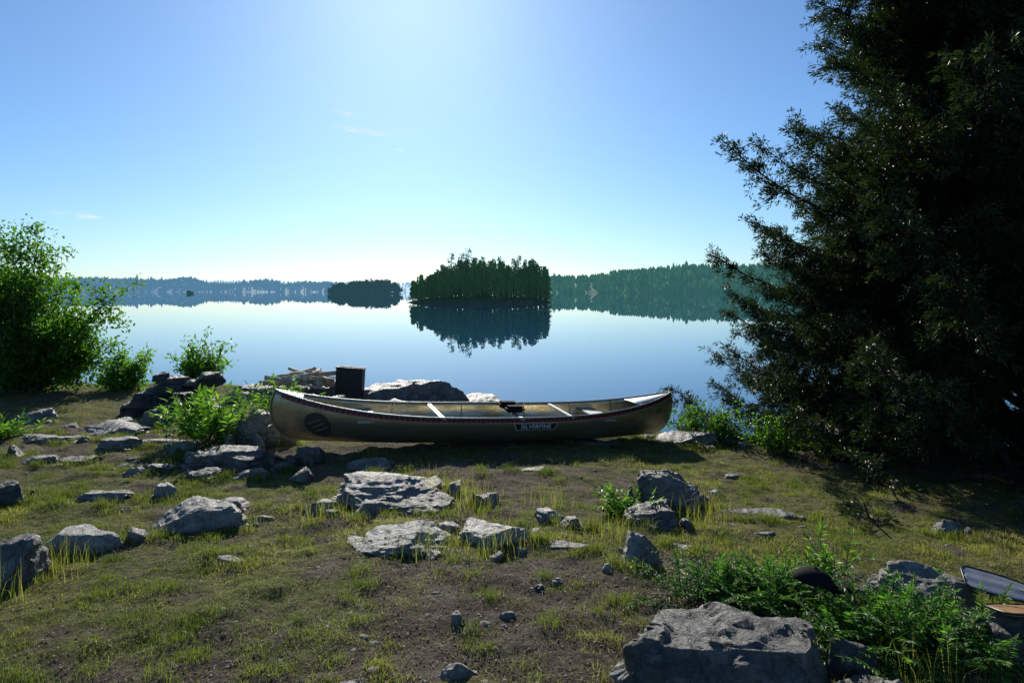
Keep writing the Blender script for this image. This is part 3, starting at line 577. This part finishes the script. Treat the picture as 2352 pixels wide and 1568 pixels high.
n=20; a=np.linspace(-1.2,1.2,n); inner=np.stack([.10*np.cos(a),.087*np.sin(a),0*a+.008],1); outer=np.stack([.10*np.cos(a)+.11*np.cos(a*.9),.092*np.sin(a),.004-.02*np.abs(a)/1.2+0*a],1)
V_=np.concatenate([inner,outer]); i=np.arange(n-1); o=obj('visor',mkmesh('visor',V_,[np.stack([i,i+1,i+n+1,i+n],1)],M_pad,None,True),cap); q=o.modifiers.new('s','SOLIDIFY'); q.thickness=.004
v,f=ico(2); obj('button',mkmesh('button',v*.009+np.array([0,0,.071]),[f],M_pad,None,True),cap); cap.rotation_euler=(0,math.radians(8),math.radians(-15))
# ---------------------------------------------------------------- islands & far shore
def hazemat(name,cols,airlight,strength=1.):
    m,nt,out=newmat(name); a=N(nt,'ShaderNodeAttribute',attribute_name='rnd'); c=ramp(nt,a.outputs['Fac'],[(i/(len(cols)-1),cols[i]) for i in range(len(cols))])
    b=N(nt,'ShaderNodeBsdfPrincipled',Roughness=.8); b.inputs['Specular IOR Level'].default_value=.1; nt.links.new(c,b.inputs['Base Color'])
    b.inputs['Emission Color'].default_value=(*airlight,1); b.inputs['Emission Strength'].default_value=strength  # aerial haze painted in as a constant bluish glow per material
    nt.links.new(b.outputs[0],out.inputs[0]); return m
def tufttrees(TR,seed,nf,fs):
    r=np.random.default_rng(seed); P=[];D=[];L=[];Rn=[]
    for (x,y,z,h,rad,kind) in TR:
        n=nf; base_r=r.random()
        if kind==0:
            s=r.random(n)**.75; rr=rad*(1-s)**.85*(.75+.25*np.sin(s*h*5))+.08; a=r.random(n)*6.283; q=r.random(n)**.5
            p=np.stack([np.cos(a)*rr*q,np.sin(a)*rr*q,.08*h+s*h*.92],1); d=np.stack([np.cos(a),np.sin(a),-.35+0*a],1)
        elif kind==1:
            c_=norm(r.normal(size=(6,3)))*np.array([.55,.55,.3]); k=r.integers(0,6,n); u=norm(r.normal(size=(n,3)))*.55*(r.random(n)**.33)[:,None]
            p=(c_[k]+u)*np.array([rad,rad,h*.42])+np.array([0,0,h*.58]); d=r.normal(size=(n,3))
        else:
            s=.3+.7*r.random(n); ti=np.floor(s*9); az=(ti*2.4)%6.28+r.normal(size=n)*1.2; q=r.random(n)**.6; rr=rad*(1.2-s)*1.1*q*(.6+.4*hsh(np.stack([ti,ti*0+x,ti*0],1)))
            p=np.stack([np.cos(az)*rr,np.sin(az)*rr,s*h+q*.25+r.normal(size=n)*.12],1); d=np.stack([np.cos(az),np.sin(az),.2+0*az],1)
        P.append(p+np.array([x,y,z]));D.append(d+r.normal(size=(n,3))*.35);L.append(np.full(n,fs));Rn.append(np.clip(base_r*.7+r.random(n)*.3,0,1))
    P=np.concatenate(P);D=norm(np.concatenate(D));L=np.concatenate(L)*r.uniform(.6,1.3,len(P));Rn=np.concatenate(Rn)
    return P,D,norm(r.normal(size=P.shape)*.6+np.array([0,0,1])),L,Rn
def island(name,cx,cy,rx,ry,hz,prof,ntree,nf,fs,mat,gmat,seed,kinds=(.55,.3,.15),extra=()):
    e=empty(name); r=np.random.default_rng(seed)
    def zz(x,y): 
        q=((x-cx)/rx)**2+((y-cy)/ry)**2; return WATER-.3+hz*np.clip(1.08-q,0,1)**.6
    gx=np.linspace(-1.1,1.1,50)*rx+cx; gy=np.linspace(-1.1,1.1,24)*ry+cy; X_,Y_=np.meshgrid(gx,gy); Z_=zz(X_,Y_)+.15*fbm2(X_,Y_,.5,3)*(hz>1); 
    i=(np.arange(23)[:,None]*50+np.arange(49)[None]).ravel(); v=np.stack([X_,Y_,Z_],-1).reshape(-1,3)
    obj('island_ground',mkmesh('island_ground',v,[np.stack([i,i+1,i+51,i+50],1)],gmat,{'rnd':r.random(len(v))},True),e)
    TR=[];T=Tubes()
    for k in range(ntree):
        a=r.random()*6.283;q=r.random()**.5*.97; x=cx+rx*q*math.cos(a);y=cy+ry*q*math.sin(a); z=float(zz(x,y)); top=float(np.interp(x,prof[0],prof[1]))
        h=(top-z)*r.uniform(.55,1.08); 
        if h<1.5: h=1.5
        kd=r.choice(3,p=kinds); rad={0:h*.16,1:h*.25,2:h*.2}[kd]; TR.append((x,y,z,h,rad,kd)); T.add([(x,y,z-.2),(x,y,z+h*.9)],[.02*h,.004*h],4)
    for (x,y,h,kd) in extra: z=float(zz(x,y)); TR.append((x,y,z,h,h*.2,kd)); T.add([(x,y,z-.2),(x,y,z+h*.97)],[.02*h,.004*h],4)
    P,D,Nn,L,Rn=tufttrees(TR,seed+1,nf,fs)
    obj('trunks',T.mesh('trunks',gmat),e); obj('trees',leafmesh('trees',P,D,Nn,L,L*.55,mat,Rn),e)
M_isl=hazemat('island_foliage_haze_glow',[(.025,.06,.016),(.08,.17,.035),(.20,.30,.07)],(.014,.040,.034),.55)
M_islg=hazemat('island_soil_haze_glow',[(.05,.055,.03),(.12,.11,.09)],(.012,.032,.030),.4)
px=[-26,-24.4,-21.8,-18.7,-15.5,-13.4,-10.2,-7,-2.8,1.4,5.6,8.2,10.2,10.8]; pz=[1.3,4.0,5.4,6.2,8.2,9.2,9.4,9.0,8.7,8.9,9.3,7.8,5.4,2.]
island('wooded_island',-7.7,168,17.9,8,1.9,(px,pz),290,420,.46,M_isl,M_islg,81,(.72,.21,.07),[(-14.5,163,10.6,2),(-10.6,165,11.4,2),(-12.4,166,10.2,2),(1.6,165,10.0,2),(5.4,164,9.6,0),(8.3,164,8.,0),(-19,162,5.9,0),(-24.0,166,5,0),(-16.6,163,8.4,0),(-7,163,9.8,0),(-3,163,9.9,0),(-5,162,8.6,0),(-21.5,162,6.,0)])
M_isf=hazemat('far_island_foliage_haze_glow',[(.03,.05,.03),(.06,.10,.04)],(.022,.062,.085),.9)
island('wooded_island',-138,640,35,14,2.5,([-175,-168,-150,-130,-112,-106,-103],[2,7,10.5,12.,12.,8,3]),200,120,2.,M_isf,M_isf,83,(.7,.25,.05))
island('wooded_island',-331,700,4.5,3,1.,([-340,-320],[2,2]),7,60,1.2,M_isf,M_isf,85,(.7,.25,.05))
def shore(name,Yd,xk,hk,depth,ntree,th,mat,seed):
    r=np.random.default_rng(seed); e=empty(name); x0,x1=xk[0],xk[-1]; nX=260; gx=np.linspace(x0,x1,nX); s=np.linspace(0,1,14)
    top=np.interp(gx,xk,hk)*(1+.28*fbm2(gx,gx*0,12/(x1-x0)*2.5,4,seed)); 
    off=depth*.25*fbm2(gx,gx*0,10/(x1-x0),3,seed+5.)
    def surf(fx,fs): 
        tp=np.interp(fx,gx,top); of=np.interp(fx,gx,off); return Yd+of+depth*fs, WATER-.5+tp*np.sin(np.clip(fs,0,1)*np.pi/2)**.8*(1+.12*fbm2(fx,fs*depth,6/depth,3,seed+9.))
    S,Xg=np.meshgrid(s,gx,indexing='ij'); Yg,Zg=surf(Xg.ravel(),S.ravel()); v=np.stack([Xg.ravel(),Yg,Zg],1)
    i=(np.arange(13)[:,None]*nX+np.arange(nX-1)[None]).ravel(); obj('hill',mkmesh('hill',v,[np.stack([i,i+1,i+nX+1,i+nX],1)],mat,{'rnd':r.random(len(v))*.3},True),e)
    tx=r.uniform(x0,x1,ntree);ts=r.random(ntree)**.8; ty,tz=surf(tx,ts); h=th*r.uniform(.5,1.15,ntree)*(1+.5*(r.random(ntree)<.04)); w=h*r.uniform(.18,.42,ntree); k=6
    an=np.arange(k)/k*6.283; tiers=[(-.1,1.),(.35,.85),(.7,.5),(1.,.03)]
    vv=[]
    for (zf,wf) in tiers: 
        ww=w[:,None]*wf*(1+.35*r.normal(size=(ntree,k))*(zf<1)); vv.append(np.stack([tx[:,None]+np.cos(an)*ww,ty[:,None]+np.sin(an)*ww,np.repeat((tz+h*zf)[:,None],k,1)],-1))
    vv=np.stack(vv,1).reshape(-1,3); b0=np.arange(ntree)[:,None,None]*k*4; ti=np.arange(3)[None,:,None]*k; j=np.arange(k)[None,None]; j2=(j+1)%k
    f=np.stack([b0+ti+j,b0+ti+j2,b0+ti+k+j2,b0+ti+k+j],-1).reshape(-1,4)
    obj('forest',mkmesh('forest',vv,[f],mat,{'rnd':np.repeat(r.random(ntree),4*k)}),e)
M_hR=hazemat('right_shore_forest_haze_glow',[(.03,.055,.03),(.09,.16,.04),(.20,.28,.08)],(.030,.098,.105),1.)
M_hL=hazemat('left_shore_forest_haze_glow',[(.03,.05,.035),(.06,.09,.05)],(.085,.20,.33),1.)
M_hF=hazemat('far_ridge_forest_haze_glow',[(.05,.07,.06),(.06,.08,.07)],(.24,.45,.62),1.)
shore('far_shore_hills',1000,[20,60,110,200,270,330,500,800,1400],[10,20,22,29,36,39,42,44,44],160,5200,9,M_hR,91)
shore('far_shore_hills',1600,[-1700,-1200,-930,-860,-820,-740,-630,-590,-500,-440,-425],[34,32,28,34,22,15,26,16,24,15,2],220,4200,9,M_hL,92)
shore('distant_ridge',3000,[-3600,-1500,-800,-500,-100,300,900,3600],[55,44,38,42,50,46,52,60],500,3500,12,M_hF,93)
# ---------------------------------------------------------------- sky & sun
EL=math.radians(27.5); AZ=math.radians(-8.5)
w=bpy.data.worlds.new('World'); scene.world=w; w.use_nodes=True; nt=w.node_tree; bg=nt.nodes['Background']
sky=nt.nodes.new('ShaderNodeTexSky'); sky.sky_type='NISHITA'; sky.sun_disc=False; sky.sun_elevation=EL; sky.sun_rotation=AZ; sky.air_density=1.; sky.dust_density=.55; sky.ozone_density=5.0; sky.altitude=400
tc=N(nt,'ShaderNodeTexCoord'); sx=N(nt,'ShaderNodeSeparateXYZ'); nt.links.new(tc.outputs['Generated'],sx.inputs[0])
def M(op,a,b=None):
    n=nt.nodes.new('ShaderNodeMath'); n.operation=op
    for i,v in enumerate((a,b)):
        if v is None: continue
        if isinstance(v,(int,float)): n.inputs[i].default_value=v
        else: nt.links.new(v,n.inputs[i])
    return n.outputs[0]
yy=M('MAXIMUM',sx.outputs[1],.05); tx=M('DIVIDE',sx.outputs[0],yy); tz=M('DIVIDE',sx.outputs[2],yy)
tot=None
for (a,b_,sa,sb,k) in [(-.243,.264,.014,.008,.7),(-.22,.234,.04,.004,.7),(-.63,.109,.035,.004,1.),(-.085,.147,.018,.002,.9),(-.17,.207,.010,.002,.7),(-.155,.178,.012,.005,.5)]:
    p=M('POWER',M('DIVIDE',M('SUBTRACT',tx,a),sa),2.); q=M('POWER',M('DIVIDE',M('SUBTRACT',M('ADD',tz,M('MULTIPLY',M('SUBTRACT',tx,a),.12)),b_),sb),2.)
    g=M('MULTIPLY',M('EXPONENT',M('MULTIPLY',M('ADD',p,q),-1.)),k); tot=g if tot is None else M('ADD',tot,g)
nz=N(nt,'ShaderNodeTexNoise',Scale=45.,Detail=6.); mp=N(nt,'ShaderNodeMapping'); mp.inputs['Scale'].default_value=(1,1,4); nt.links.new(tc.outputs['Generated'],mp.inputs[0]); nt.links.new(mp.outputs[0],nz.inputs['Vector'])
cf=M('MULTIPLY',tot,M('MULTIPLY',M('MAXIMUM',M('SUBTRACT',nz.outputs[0],.4),0.),4.))
skc=mix(nt,1.,sky.outputs[0],(.76,.97,1.12),'MULTIPLY')
fin=mix(nt,cf,skc,(9.,9.2,9.4))
nt.links.new(fin,bg.inputs[0]); bg.inputs[1].default_value=.10
sd=bpy.data.lights.new('sun','SUN'); sd.energy=5.; sd.angle=math.radians(.5); sd.color=(1,.94,.83); so=bpy.data.objects.new('sun',sd); COL.objects.link(so)
dv=Vector((math.sin(AZ)*math.cos(EL),math.cos(AZ)*math.cos(EL),math.sin(EL))); so.rotation_euler=dv.to_track_quat('Z','Y').to_euler(); so.location=dv*50
# ---------------------------------------------------------------- camera
cd=bpy.data.cameras.new('camera'); cd.lens=24; cd.sensor_width=36; cd.shift_y=-116/2352; cd.clip_start=.05; cd.clip_end=20000
co=bpy.data.objects.new('camera',cd); COL.objects.link(co); co.location=(0,0,1.85); co.rotation_euler=(math.radians(90),0,0); scene.camera=co
scene.view_settings.view_transform='Standard'; scene.view_settings.look='None'; scene.view_settings.exposure=0
